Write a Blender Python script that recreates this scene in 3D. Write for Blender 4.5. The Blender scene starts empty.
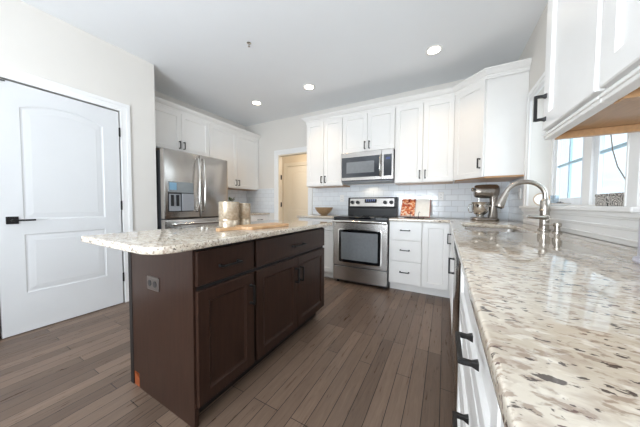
import bpy, bmesh, math, random
from mathutils import Vector, Matrix
random.seed(7)
S = bpy.context.scene
COL = S.collection
PI = math.pi

# ------------------------------------------------------------------ camera
YAW, PITCH, ROLL, CAMH, FPX = math.radians(28.519), math.radians(-2.162), math.radians(.296), 1.08, 229.62
fw = Vector((-math.sin(YAW)*math.cos(PITCH), math.cos(YAW)*math.cos(PITCH), math.sin(PITCH)))
rt = Vector((math.cos(YAW), math.sin(YAW), 0)); up = rt.cross(fw)
r2 = rt*math.cos(ROLL)+up*math.sin(ROLL); u2 = up*math.cos(ROLL)-rt*math.sin(ROLL)
cd = bpy.data.cameras.new('camera'); cam = bpy.data.objects.new('camera', cd); COL.objects.link(cam)
cd.sensor_fit = 'HORIZONTAL'; cd.sensor_width = 36; cd.lens = FPX/640*36; cd.clip_start = .02
M = Matrix((r2, u2, -fw)).transposed().to_4x4(); M.translation = (0, 0, CAMH); cam.matrix_world = M
S.camera = cam
# ------------------------------------------------------------------ world, lights, exposure
w = bpy.data.worlds.new('sky'); S.world = w; w.use_nodes = True
bg = w.node_tree.nodes['Background']; bg.inputs[0].default_value = (.86, .95, 1, 1); bg.inputs[1].default_value = 1.5
S.view_settings.view_transform = 'Standard'; S.view_settings.look = 'None'; S.view_settings.gamma = 1
S.view_settings.use_curve_mapping = False
S.view_settings.exposure = -.10
S.cycles.use_denoising = True
S.cycles.max_bounces = 10; S.cycles.diffuse_bounces = 6

def area(name, loc, direction, sx, sy, power, color):
    l = bpy.data.lights.new(name, 'AREA'); l.shape = 'RECTANGLE'; l.size = sx; l.size_y = sy
    l.energy = power; l.color = color
    o = bpy.data.objects.new(name, l); COL.objects.link(o); o.location = loc
    o.rotation_euler = Vector(direction).to_track_quat('-Z', 'Y').to_euler(); return o
area('daylight_kitchen_window', (2.4, 2.7, 1.9), (-1, -.05, -.08), 4.2, 3.0, 150, (.86, .94, 1))
area('added_rear_fill', (-1.2, -3.85, 1.1), (0, 1, .1), 1.9, 2.0, 22, (.84, .92, 1))  # cool fill added behind the camera, at an invented rear opening
area('added_uplight_fill', (-1.0, -2.0, 1.1), (0, 1.15, 1), 1.5, 1.0, 140, (.84, .92, 1))  # fill added behind the camera to brighten ceiling and back wall; no real lamp
area('added_side_fill', (.66, -2.0, 1.55), (-1, .25, .35), 1.1, 1.2, 8, (.93, .965, 1))  # weak fill added from the side, at an opening nobody sees

# ------------------------------------------------------------------ dimensions
XW, YB, XP, YP, ZC = .693, 3.58, -3.065, 1.502, 2.727
XL = -3.737            # wall behind the fridge run
XR = -1.376            # left side of the range
XF = .088              # front of right hand base run
CT = .914              # worktop height
YBF = YB-.61           # front of back base run
ZT, ZB = 2.42, 1.372   # wall cabinets

# ------------------------------------------------------------------ materials
def lin(c):
    return tuple(((v/255)/12.92 if v/255 <= .04045 else ((v/255+.055)/1.055)**2.4) for v in c)
MATS = {}
def pm(name, rgb, rough=.5, metal=0, noise=0, nscale=30, bump=0, stretch=None, coat=0, spec=None, emit=None):
    if name in MATS: return MATS[name]
    m = bpy.data.materials.new(name); m.use_nodes = True; MATS[name] = m
    nt = m.node_tree; b = nt.nodes['Principled BSDF']
    c = lin(rgb)
    b.inputs['Base Color'].default_value = (*c, 1); b.inputs['Roughness'].default_value = rough
    b.inputs['Metallic'].default_value = metal
    if coat: b.inputs['Coat Weight'].default_value = coat; b.inputs['Coat Roughness'].default_value = .08
    if spec is not None: b.inputs['Specular IOR Level'].default_value = spec
    if emit: b.inputs['Emission Color'].default_value = (*lin(rgb), 1); b.inputs['Emission Strength'].default_value = emit
    if noise or bump:
        tc = nt.nodes.new('ShaderNodeTexCoord'); mp = nt.nodes.new('ShaderNodeMapping'); n = nt.nodes.new('ShaderNodeTexNoise')
        nt.links.new(tc.outputs['Object'], mp.inputs[0]); nt.links.new(mp.outputs[0], n.inputs['Vector'])
        if stretch: mp.inputs['Scale'].default_value = stretch
        n.inputs['Scale'].default_value = nscale; n.inputs['Detail'].default_value = 5
        if noise:
            r = nt.nodes.new('ShaderNodeValToRGB')
            r.color_ramp.elements[0].position = .3; r.color_ramp.elements[1].position = .7
            r.color_ramp.elements[0].color = (*[max(0, v*(1-noise)) for v in c], 1)
            r.color_ramp.elements[1].color = (*[min(1, v*(1+noise)) for v in c], 1)
            nt.links.new(n.outputs['Fac'], r.inputs[0]); nt.links.new(r.outputs[0], b.inputs['Base Color'])
        if bump:
            bp = nt.nodes.new('ShaderNodeBump'); bp.inputs['Strength'].default_value = bump; bp.inputs['Distance'].default_value = .002
            nt.links.new(n.outputs['Fac'], bp.inputs['Height']); nt.links.new(bp.outputs[0], b.inputs['Normal'])
    return m

WALL = pm('wall_paint', (224, 220, 214), .75, noise=.012, nscale=3)
CEIL = pm('ceiling_paint', (240, 242, 244), .85, noise=.01, nscale=2)
TRIM = pm('trim_paint', (240, 240, 239), .4, noise=.01, nscale=5)
DOORW = pm('door_paint', (220, 221, 222), .42, noise=.01, nscale=4)
CAB = pm('white_cabinet_paint', (236, 234, 231), .33, noise=.01, nscale=6)
GAP = pm('cabinet_interior_shadow_gap', (150, 146, 140), .8, noise=.02)
ESP = pm('espresso_stain', (52, 35, 28), .3, noise=.20, nscale=9, stretch=(6, 6, .6), bump=.03, spec=.22)
ESPD = pm('espresso_dark_frame', (22, 17, 16), .55, noise=.1, nscale=9)
BLACK = pm('dark_bronze_metal', (20, 18, 18), .36, metal=.2, noise=.1)
STEEL = pm('brushed_steel', (186, 182, 178), .27, metal=1, noise=.07, nscale=60, stretch=(.05, 3, 3), bump=.02)
STEELV = pm('brushed_steel_vertical', (184, 179, 174), .25, metal=1, noise=.06, nscale=40, stretch=(3, 3, .05), bump=.02)
STEELD = pm('dark_grey_enamel', (74, 75, 78), .45, metal=.4, noise=.06)
NICKEL = pm('brushed_nickel', (178, 172, 164), .26, metal=1, noise=.04, nscale=60)
CHROME = pm('bright_steel', (214, 212, 208), .14, metal=1, noise=.03)
BGLASS = pm('black_glass', (18, 20, 23), .06, noise=.05, spec=.6)
OVGLASS = pm('oven_glass', (128, 131, 134), .14, noise=.06, spec=.6)
MWGLASS = pm('microwave_glass', (58, 62, 68), .10, noise=.05, spec=.6)
BPLAST = pm('black_plastic', (26, 26, 28), .45, noise=.08)
GPLAST = pm('grey_plastic', (150, 152, 156), .4, noise=.04)
WPLAST = pm('white_plastic', (240, 240, 238), .35, noise=.01)
PAPER = pm('paper', (238, 234, 226), .7, noise=.03)
ORANGE = pm('raw_orange_wood', (140, 68, 28), .6, noise=.25, nscale=25)
BRONZE = pm('hammered_bronze', (190, 172, 148), .28, metal=1, noise=.12, nscale=45, bump=.3)
CHAMP = pm('champagne_metal_paint', (150, 142, 134), .25, metal=.85, noise=.04)
LEAF = pm('leaf_green', (70, 92, 44), .5, noise=.35, nscale=40)
POT = pm('dark_pot', (44, 40, 38), .6, noise=.1)
WARMLIT = pm('hall_white_warm_lit', (236, 226, 208), .45, noise=.02)  # white hall door, casing and jamb; warm lamplight is put into their colour
HALL = pm('hall_wall_paint', (228, 214, 192), .75, noise=.015)
LAV = pm('lavender_glaze', (190, 188, 198), .3, noise=.04)
UNDER = pm('natural_maple_underside', (182, 142, 102), .33, noise=.10, nscale=12, stretch=(1, 8, 8))
LAMPM = pm('lamp_diffuser', (255, 240, 214), .5, emit=14)
DISPB = pm('blue_display', (58, 72, 120), .3, emit=.1)

def nodes(name):
    m = bpy.data.materials.new(name); m.use_nodes = True; MATS[name] = m
    nt = m.node_tree; N = lambda t: nt.nodes.new('ShaderNode'+t); L = nt.links.new
    return m, nt, nt.nodes['Principled BSDF'], N, L
def ramp(N, pts):
    r = N('ValToRGB'); e = r.color_ramp.elements
    while len(e) < len(pts): e.new(.5)
    for k, (p, c) in enumerate(pts):
        e[k].position = p; e[k].color = (*c, 1) if len(c) == 3 else c
    return r

def tile_mat(name, plane):
    m, nt, b, N, L = nodes(name)
    tc = N('TexCoord'); sx = N('SeparateXYZ'); cx = N('CombineXYZ'); br = N('TexBrick')
    L(tc.outputs['Object'], sx.inputs[0]); L(sx.outputs['X' if plane == 'xz' else 'Y'], cx.inputs[0]); L(sx.outputs['Z'], cx.inputs[1])
    L(cx.outputs[0], br.inputs['Vector'])
    br.inputs['Color1'].default_value = (*lin((236, 240, 243)), 1); br.inputs['Color2'].default_value = (*lin((228, 233, 238)), 1)
    br.inputs['Mortar'].default_value = (*lin((206, 208, 210)), 1)
    br.inputs['Scale'].default_value = 1; br.inputs['Brick Width'].default_value = .152; br.inputs['Row Height'].default_value = .0765
    br.inputs['Mortar Size'].default_value = .0022; br.inputs['Mortar Smooth'].default_value = .3
    L(br.outputs['Color'], b.inputs['Base Color'])
    bp = N('Bump'); bp.invert = True; bp.inputs['Strength'].default_value = .8; bp.inputs['Distance'].default_value = .003
    L(br.outputs['Fac'], bp.inputs['Height'])
    n = N('TexNoise'); n.inputs['Scale'].default_value = 11; L(cx.outputs[0], n.inputs['Vector'])
    b2 = N('Bump'); b2.inputs['Strength'].default_value = .10; b2.inputs['Distance'].default_value = .01
    L(n.outputs['Fac'], b2.inputs['Height']); L(bp.outputs[0], b2.inputs['Normal']); L(b2.outputs[0], b.inputs['Normal'])
    b.inputs['Roughness'].default_value = .12
    return m
TILEX = tile_mat('subway_tile_back', 'xz'); TILEY = tile_mat('subway_tile_side', 'yz')

def floor_mat():
    m, nt, b, N, L = nodes('dark_oak_planks')
    tc = N('TexCoord'); sx = N('SeparateXYZ'); cx = N('CombineXYZ'); br = N('TexBrick')
    L(tc.outputs['Object'], sx.inputs[0]); L(sx.outputs['Y'], cx.inputs[0]); L(sx.outputs['X'], cx.inputs[1])
    L(cx.outputs[0], br.inputs['Vector'])
    br.offset = .37; br.offset_frequency = 3
    br.inputs['Color1'].default_value = (*lin((102, 85, 73)), 1); br.inputs['Color2'].default_value = (*lin((131, 111, 96)), 1)
    br.inputs['Mortar'].default_value = (*lin((40, 32, 28)), 1)
    br.inputs['Scale'].default_value = 1; br.inputs['Brick Width'].default_value = .92; br.inputs['Row Height'].default_value = .083
    br.inputs['Mortar Size'].default_value = .0018; br.inputs['Bias'].default_value = 0
    mp = N('Mapping'); mp.inputs['Scale'].default_value = (1.4, 16, 1); L(cx.outputs[0], mp.inputs[0])
    n = N('TexNoise'); n.inputs['Scale'].default_value = 4; n.inputs['Detail'].default_value = 8; n.inputs['Distortion'].default_value = 1.2
    L(mp.outputs[0], n.inputs['Vector'])
    r = ramp(N, [(.25, (.68, .66, .65)), (.75, (1.1, 1.09, 1.08))]); L(n.outputs['Fac'], r.inputs[0])
    mx = N('Mix'); mx.data_type = 'RGBA'; mx.blend_type = 'MULTIPLY'; mx.inputs[0].default_value = .75
    L(br.outputs['Color'], mx.inputs[6]); L(r.outputs[0], mx.inputs[7]); L(mx.outputs[2], b.inputs['Base Color']); b.inputs['Specular IOR Level'].default_value = .28
    rr = ramp(N, [(.3, (.26,)*3), (.75, (.40,)*3)]); L(n.outputs['Fac'], rr.inputs[0]); L(rr.outputs[0], b.inputs['Roughness'])
    bp = N('Bump'); bp.invert = True; bp.inputs['Strength'].default_value = .5; bp.inputs['Distance'].default_value = .002
    L(br.outputs['Fac'], bp.inputs['Height'])
    b2 = N('Bump'); b2.inputs['Strength'].default_value = .12; b2.inputs['Distance'].default_value = .004
    L(n.outputs['Fac'], b2.inputs['Height']); L(bp.outputs[0], b2.inputs['Normal']); L(b2.outputs[0], b.inputs['Normal'])
    return m
FLOOR = floor_mat()

def granite_mat():
    m, nt, b, N, L = nodes('cream_granite')
    tc = N('TexCoord'); mp = N('Mapping'); mp.inputs['Scale'].default_value = (.55, 1, 1); L(tc.outputs['Object'], mp.inputs[0])
    def noise(sc, det, dist=0, off=0):
        n = N('TexNoise'); n.inputs['Scale'].default_value = sc; n.inputs['Detail'].default_value = det
        n.inputs['Distortion'].default_value = dist
        a = N('VectorMath'); a.operation = 'ADD'; a.inputs[1].default_value = (off, off*1.7, off*.3)
        L(mp.outputs[0], a.inputs[0]); L(a.outputs[0], n.inputs['Vector']); return n
    base = noise(6, 5, .6); rb = ramp(N, [(.32, lin((198, 185, 166))), (.68, lin((218, 209, 194)))]); L(base.outputs['Fac'], rb.inputs[0])
    cur = rb.outputs[0]
    def layer(n, lo, hi, col, amt):
        nonlocal cur
        r = ramp(N, [(lo, (0, 0, 0)), (hi, (amt,)*3)]); L(n.outputs[0], r.inputs[0])
        mx = N('Mix'); mx.data_type = 'RGBA'; L(r.outputs[0], mx.inputs[0]); L(cur, mx.inputs[6])
        mx.inputs[7].default_value = (*lin(col), 1); cur = mx.outputs[2]
    layer(noise(42, 7, .6, 3), .49, .67, (174, 156, 140), .7)
    layer(noise(90, 5, .4, 9), .55, .62, (140, 118, 102), .7)
    layer(noise(64, 5, .4, 21), .57, .66, (236, 230, 218), .6)
    layer(noise(54, 4, .3, 31), .67, .69, (92, 66, 62), .9)
    layer(noise(100, 4, .3, 47), .62, .65, (62, 52, 50), .9)
    layer(noise(26, 4, .6, 63), .71, .73, (84, 50, 48), .9)
    L(cur, b.inputs['Base Color'])
    b.inputs['Roughness'].default_value = .04; b.inputs['Specular IOR Level'].default_value = 1.0
    return m
GRAN = granite_mat()

def wood_mat(name, c1, c2, sc, rough):
    m, nt, b, N, L = nodes(name)
    tc = N('TexCoord'); mp = N('Mapping'); mp.inputs['Scale'].default_value = sc; L(tc.outputs['Object'], mp.inputs[0])
    n = N('TexNoise'); n.inputs['Scale'].default_value = 6; n.inputs['Detail'].default_value = 6; n.inputs['Distortion'].default_value = .6
    L(mp.outputs[0], n.inputs['Vector']); r = ramp(N, [(.3, lin(c1)), (.7, lin(c2))]); L(n.outputs['Fac'], r.inputs[0])
    L(r.outputs[0], b.inputs['Base Color']); b.inputs['Roughness'].default_value = rough; return m
BOARD = wood_mat('board_wood', (186, 140, 96), (222, 184, 142), (2, 14, 14), .45)

def mottled_mat():   # pearly mottled canister finish
    m, nt, b, N, L = nodes('mottled_pearl')
    tc = N('TexCoord'); v = N('TexVoronoi'); v.inputs['Scale'].default_value = 70; L(tc.outputs['Object'], v.inputs['Vector'])
    n = N('TexNoise'); n.inputs['Scale'].default_value = 60; n.inputs['Detail'].default_value = 5; L(tc.outputs['Object'], n.inputs['Vector'])
    r = ramp(N, [(.35, lin((176, 158, 134))), (.5, lin((190, 174, 152))), (.66, lin((212, 200, 180)))]); L(n.outputs['Fac'], r.inputs[0])
    L(r.outputs[0], b.inputs['Base Color']); b.inputs['Roughness'].default_value = .25; b.inputs['Metallic'].default_value = .45
    bp = N('Bump'); bp.inputs['Strength'].default_value = .3; bp.inputs['Distance'].default_value = .002
    L(v.outputs['Distance'], bp.inputs['Height']); L(bp.outputs[0], b.inputs['Normal']); return m
PEARL = mottled_mat()

def food_mat():
    m, nt, b, N, L = nodes('food_photograph_print')
    tc = N('TexCoord'); v = N('TexVoronoi'); v.inputs['Scale'].default_value = 24; L(tc.outputs['Object'], v.inputs['Vector'])
    n = N('TexNoise'); n.inputs['Scale'].default_value = 16; n.inputs['Detail'].default_value = 4; n.inputs['Distortion'].default_value = 1.5; L(tc.outputs['Object'], n.inputs['Vector'])
    r = ramp(N, [(.30, lin((70, 34, 26))), (.42, lin((172, 52, 36))), (.52, lin((222, 136, 74))), (.60, lin((236, 222, 204))), (.72, lin((150, 60, 44)))])
    L(n.outputs['Fac'], r.inputs[0]); L(r.outputs[0], b.inputs['Base Color']); b.inputs['Roughness'].default_value = .4; return m
FOOD = food_mat()

def weave_mat():
    m, nt, b, N, L = nodes('woven_print')
    tc = N('TexCoord'); wv = N('TexWave'); wv.wave_type = 'RINGS'; wv.inputs['Scale'].default_value = 24; wv.inputs['Distortion'].default_value = 16
    wv.inputs['Detail'].default_value = 2; L(tc.outputs['Object'], wv.inputs['Vector'])
    r = ramp(N, [(.35, lin((70, 66, 64))), (.6, lin((216, 210, 202)))]); L(wv.outputs['Fac'], r.inputs[0])
    L(r.outputs[0], b.inputs['Base Color']); b.inputs['Roughness'].default_value = .6; return m
WEAVE = weave_mat()

def glass_mat(name, tint, rough=0):
    m = bpy.data.materials.new(name); m.use_nodes = True; nt = m.node_tree
    nt.nodes.remove(nt.nodes['Principled BSDF']); out = nt.nodes['Material Output']
    t = nt.nodes.new('ShaderNodeBsdfTransparent'); t.inputs[0].default_value = (*tint, 1)
    g = nt.nodes.new('ShaderNodeBsdfGlossy'); g.inputs['Roughness'].default_value = .02
    lw = nt.nodes.new('ShaderNodeLayerWeight'); lw.inputs[0].default_value = .5
    pw = nt.nodes.new('ShaderNodeMath'); pw.operation = 'POWER'; pw.inputs[1].default_value = 5; nt.links.new(lw.outputs['Facing'], pw.inputs[0])
    fr = nt.nodes.new('ShaderNodeMath'); fr.operation = 'MULTIPLY_ADD'; fr.inputs[1].default_value = .7; fr.inputs[2].default_value = .02; nt.links.new(pw.outputs[0], fr.inputs[0])
    mx = nt.nodes.new('ShaderNodeMixShader')
    nt.links.new(fr.outputs[0], mx.inputs[0]); nt.links.new(t.outputs[0], mx.inputs[1]); nt.links.new(g.outputs[0], mx.inputs[2])
    nt.links.new(mx.outputs[0], out.inputs[0]); return m
GLASS = glass_mat('window_glass', (.96, .985, 1))

# ------------------------------------------------------------------ mesh helpers
def tag(o, label=None, cat=None, group=None, kind=None):
    if label: o['label'] = label
    if cat: o['category'] = cat
    if group: o['group'] = group
    if kind: o['kind'] = kind
    return o
def obj(name, bm, mat, parent=None, smooth=None, bevel=0, label=None):
    bmesh.ops.remove_doubles(bm, verts=bm.verts, dist=1e-6)
    bmesh.ops.recalc_face_normals(bm, faces=bm.faces)
    me = bpy.data.meshes.new(name); bm.to_mesh(me); bm.free()
    o = bpy.data.objects.new(name, me); COL.objects.link(o)
    for mm in (mat if isinstance(mat, (list, tuple)) else [mat]): me.materials.append(mm)
    if smooth is not None:
        me.polygons.foreach_set('use_smooth', [True]*len(me.polygons)); me.set_sharp_from_angle(angle=math.radians(smooth))
    if bevel:
        md = o.modifiers.new('bevel', 'BEVEL'); md.width = bevel; md.segments = 2; md.limit_method = 'ANGLE'; md.angle_limit = math.radians(40)
    if parent: o.parent = parent
    if label: o['label'] = label
    return o
def thing(name, label, cat, loc=(0, 0, 0), rz=0, group=None):
    o = bpy.data.objects.new(name, None); COL.objects.link(o); o.empty_display_size = .05
    o.location = loc; o.rotation_euler = (0, 0, rz); return tag(o, label, cat, group)
def dup(root, loc, rz=None, label=None):
    r = root.copy(); COL.objects.link(r); r.location = loc
    if rz is not None: r.rotation_euler = (0, 0, rz)
    if label: r['label'] = label
    for ch in list(root.children):
        c = ch.copy(); COL.objects.link(c); c.parent = r
        for g in list(ch.children):
            d = g.copy(); COL.objects.link(d); d.parent = c
    return r
def struct(name, bm, mat, parent=None, **k):
    o = obj(name, bm, mat, parent, **k)
    if not parent: o['kind'] = 'structure'
    return o
def B(): return bmesh.new()
def box(bm, x0, x1, y0, y1, z0, z1, mi=0):
    v = [bm.verts.new(p) for p in ((x0, y0, z0), (x1, y0, z0), (x1, y1, z0), (x0, y1, z0), (x0, y0, z1), (x1, y0, z1), (x1, y1, z1), (x0, y1, z1))]
    for f in ((0, 3, 2, 1), (4, 5, 6, 7), (0, 1, 5, 4), (1, 2, 6, 5), (2, 3, 7, 6), (3, 0, 4, 7)):
        bm.faces.new([v[i] for i in f]).material_index = mi
    return bm
def loops(bm, rings, cap0=True, cap1=True, closed=True, mi=0):
    R = [[bm.verts.new(p) for p in r] for r in rings]; n = len(R[0])
    for a, b in zip(R, R[1:]):
        for i in range(n if closed else n-1):
            j = (i+1) % n
            bm.faces.new((a[i], a[j], b[j], b[i])).material_index = mi
    if cap0: bm.faces.new(R[0][::-1]).material_index = mi
    if cap1: bm.faces.new(R[-1]).material_index = mi
    return bm
def lathe(bm, prof, cx=0, cy=0, z=0, n=32, cap0=True, cap1=True):
    return loops(bm, [[(cx+r*math.cos(2*PI*k/n), cy+r*math.sin(2*PI*k/n), z+h) for k in range(n)] for r, h in prof], cap0, cap1)
def tube(bm, path, rad, n=12):
    P = [Vector(p) for p in path]; rings = []; nrm = None
    for i, p in enumerate(P):
        t = (P[min(i+1, len(P)-1)]-P[max(i-1, 0)]).normalized()
        if nrm is None: nrm = t.orthogonal().normalized()
        nrm = (nrm-t*nrm.dot(t)).normalized(); bn = t.cross(nrm)
        r = rad[i] if isinstance(rad, (list, tuple)) else rad
        rings.append([p+(nrm*math.cos(2*PI*k/n)+bn*math.sin(2*PI*k/n))*r for k in range(n)])
    return loops(bm, rings)
def cyl(bm, p0, p1, r, n=20): return tube(bm, [p0, p1], r, n)
def poly_prism(bm, pts, z0, z1):
    return loops(bm, [[(x, y, z0) for x, y in pts], [(x, y, z1) for x, y in pts]])
def rrect(x0, x1, y0, y1, r, n=5):
    out = []
    for cx, cy, a in ((x1-r, y0+r, -90), (x1-r, y1-r, 0), (x0+r, y1-r, 90), (x0+r, y0+r, 180)):
        for k in range(n+1):
            t = math.radians(a+90*k/n); out.append((cx+r*math.cos(t), cy+r*math.sin(t)))
    return out
def panel(bm, x0, x1, z0, z1, y=0, t=.02, fr=.057, dep=.010, bev=.007):
    """Framed cabinet front in the local xz plane, back at y, front at y-t."""
    def rc(d, yy): return [(x0+d, yy, z0+d), (x1-d, yy, z0+d), (x1-d, yy, z1-d), (x0+d, yy, z1-d)]
    rg = [rc(0, y), rc(0, y-t+.003), rc(.003, y-t)]
    if fr: rg += [rc(fr, y-t), rc(fr+.003, y-t+.003), rc(fr+bev, y-t+dep)]
    return loops(bm, rg)
def pull(parent, x, y, z, ln=.11, vert=True, mat=None, name='handle', d=.032, th=.005):
    """Square bar pull with flared feet, front faces local -y."""
    bm = B()
    def bx(cx, cz, hx, hz, y0, y1): box(bm, cx-hx, cx+hx, y1, y0, cz-hz, cz+hz)
    for s in (-1, 1):
        ox, oz = (0, s*(ln/2-th)) if vert else (s*(ln/2-th), 0)
        rg = [[(x+ox+a*h, yy, z+oz+b*h) for a, b in ((-1, -1), (1, -1), (1, 1), (-1, 1))] for h, yy in ((th*1.7, y), (th*1.5, y-.004), (th, y-.012), (th, y-d+th))]
        loops(bm, rg)
    if vert: box(bm, x-th, x+th, y-d-th, y-d+th, z-ln/2, z+ln/2)
    else: box(bm, x-ln/2, x+ln/2, y-d-th, y-d+th, z-th, z+th)
    return obj(name, bm, mat or BLACK, parent, bevel=.001)

# slab of granite out of rectangular cells, with rounded corners and eased edges
def slab(name, cells, z0, z1, rounds, parent=None, ease=.006):
    bm = B(); xs = sorted({v for c in cells for v in c[:2]}); ys = sorted({v for c in cells for v in c[2:]})
    for i in range(len(xs)-1):
        for j in range(len(ys)-1):
            mx, my = (xs[i]+xs[i+1])/2, (ys[j]+ys[j+1])/2
            if any(c[0] < mx < c[1] and c[2] < my < c[3] for c in cells):
                bm.faces.new([bm.verts.new(p) for p in ((xs[i], ys[j], z0), (xs[i+1], ys[j], z0), (xs[i+1], ys[j+1], z0), (xs[i], ys[j+1], z0))])
    bmesh.ops.remove_doubles(bm, verts=bm.verts, dist=1e-6)
    r = bmesh.ops.extrude_face_region(bm, geom=list(bm.faces))
    bmesh.ops.translate(bm, vec=(0, 0, z1-z0), verts=[g for g in r['geom'] if isinstance(g, bmesh.types.BMVert)])
    bmesh.ops.recalc_face_normals(bm, faces=bm.faces)
    for (x, y, rad) in rounds:
        es = [e for e in bm.edges if all(abs(v.co.x-x) < 1e-4 and abs(v.co.y-y) < 1e-4 for v in e.verts)]
        if es: bmesh.ops.bevel(bm, geom=es, offset=rad, segments=7, profile=.5, affect='EDGES')
    es = [e for e in bm.edges if len(e.link_faces) == 2 and e.calc_face_angle(0) > 1.2 and abs(e.verts[0].co.z-e.verts[1].co.z) < 1e-5]
    bmesh.ops.bevel(bm, geom=es, offset=ease, segments=3, profile=.5, affect='EDGES')
    return obj(name, bm, GRAN, parent, smooth=35)

# ------------------------------------------------------------------ the room
YR = -4.0
struct('floor', box(B(), XL-.1, XW+.4, YR-.1, 5.0, -.1, 0), FLOOR)
struct('ceiling', box(B(), XL-.1, XW+.4, YR-.1, YB+.1, ZC, ZC+.1), CEIL)
DY0, DY1, DZ = .365, 1.144, 2.049        # pantry door opening
b = B(); box(b, XP-.12, XP, YR, DY0-.02, 0, ZC); box(b, XP-.12, XP, DY1+.02, YP, 0, ZC); box(b, XP-.12, XP, DY0-.02, DY1+.02, DZ+.02, ZC)
box(b, XP-.12, XP-.08, DY0-.02, DY1+.02, 0, DZ+.02)
struct('wall_left', b, WALL)
struct('wall_alcove_side', box(B(), XL-.1, XP-.12, YP-.1, YP, 0, ZC), WALL)
struct('wall_alcove_back', box(B(), XL-.1, XL, YP, YB+.1, 0, ZC), WALL)
HX0, HX1, HZ = -2.88, -2.19, 2.045       # doorway in the back wall
b = B(); box(b, XL, HX0, YB, YB+.1, 0, ZC); box(b, HX1, XW, YB, YB+.1, 0, ZC); box(b, HX0, HX1, YB, YB+.1, HZ, ZC)
struct('wall_back', b, WALL)
WY0, WY1, WZ0, WZ1, WX = 1.50, 2.85, 1.06, 2.06, .85
b = B(); XO = WX+.028
box(b, XW, XO, YR, -2.6, 0, ZC); box(b, XW, XO, -1.4, WY0, 0, ZC); box(b, XW, XO, WY1, YB+.1, 0, ZC)
box(b, XW, XO, WY0, WY1, 0, WZ0); box(b, XW, XO, WY0, WY1, WZ1, ZC); box(b, XW, XO, -2.6, -1.4, 0, .9); box(b, XW, XO, -2.6, -1.4, 2.2, ZC)
struct('wall_right', b, WALL)
b = B(); box(b, XP, -2.2, YR-.1, YR, 0, ZC); box(b, -.2, XW+.18, YR-.1, YR, 0, ZC); box(b, -2.2, -.2, YR-.1, YR, 2.15, ZC)
struct('wall_rear', b, WALL)
# hall beyond the doorway
b = B(); box(b, -4.3, -1.2, 4.78, 4.88, 0, 2.6); box(b, -1.3, -1.2, YB+.1, 4.78, 0, 2.6); box(b, -4.3, -4.2, YB+.1, 4.78, 0, 2.6)
struct('wall_hall', b, HALL)
struct('ceiling_hall', box(B(), -4.3, -1.2, YB+.1, 4.88, 2.6, 2.7), CEIL)
l = bpy.data.lights.new('hall_lamp_light', 'POINT'); l.energy = 17; l.color = (1, .86, .68); l.shadow_soft_size = .12
lo = bpy.data.objects.new('hall_lamp_light', l); COL.objects.link(lo); lo.location = (-2.4, 4.15, 2.35)

# tile splashbacks (2 cm off the wall face would hide them: 8 mm thick)
b = B(); box(b, -2.09, XW-.008, YB-.008, YB, CT, ZB+.03); struct('trim_1', b, TILEX)
b = B(); box(b, XL+.008, -2.985, YB-.008, YB, CT, ZB+.03); struct('trim_2', b, TILEX)
struct('trim_3', box(B(), XL, XL+.008, 2.47, YB, CT, ZB+.03), TILEY)
struct('trim_4', box(B(), XW-.008, XW, WY1+.09, YB-.008, CT, ZB+.03), TILEY)

# door casings
def casing(name, pts, face, depth, axis, mat=TRIM):
    """three-sided casing, pts (a0,a1,top), width .09, on plane `face`, proud by depth (signed)."""
    a0, a1, zt = pts; wd = .088; bm = B()
    def bx(a, c, z0, z1, d):
        lo_, hi_ = sorted((face, face+d))
        if axis == 'y': box(bm, lo_, hi_, a, c, z0, z1)
        else: box(bm, a, c, lo_, hi_, z0, z1)
    for d, i0, i1 in ((depth*.75, 0, wd), (depth, .055, wd), (depth*.9, .006, .016)):
        bx(a0-i1, a0-i0, 0, zt+i1, d); bx(a1+i0, a1+i1, 0, zt+i1, d); bx(a0-i0, a1+i0, zt+i0, zt+i1, d)
    return struct(name, bm, mat, bevel=.002)
casing('trim_5', (DY0-.014, DY1+.014, DZ+.014), XP, .018, 'y')
casing('trim_6', (HX0, HX1, HZ), YB, -.018, 'x')
b = B(); box(b, HX0, HX0+.018, YB, YB+.1, 0, HZ); box(b, HX1-.018, HX1, YB, YB+.1, 0, HZ); box(b, HX0+.018, HX1-.018, YB, YB+.1, HZ-.018, HZ)
struct('trim_7', b, WARMLIT)
b = B()
for z in (1.62, 1.08): cyl(b, (HX0+.021, YB+.078, z-.045), (HX0+.021, YB+.078, z+.045), .006); box(b, HX0+.018, HX0+.021, YB+.05, YB+.078, z-.045, z+.045)
struct('trim_8', b, BLACK)
b = B(); box(b, XP, XP+.014, DY1+.105, YP, 0, .13); box(b, XP, XP+.009, DY1+.105, YP, .13, .14); box(b, XP, XP+.014, YR, DY0-.105, 0, .13)
struct('baseboard_left', b, TRIM, bevel=.003)

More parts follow.
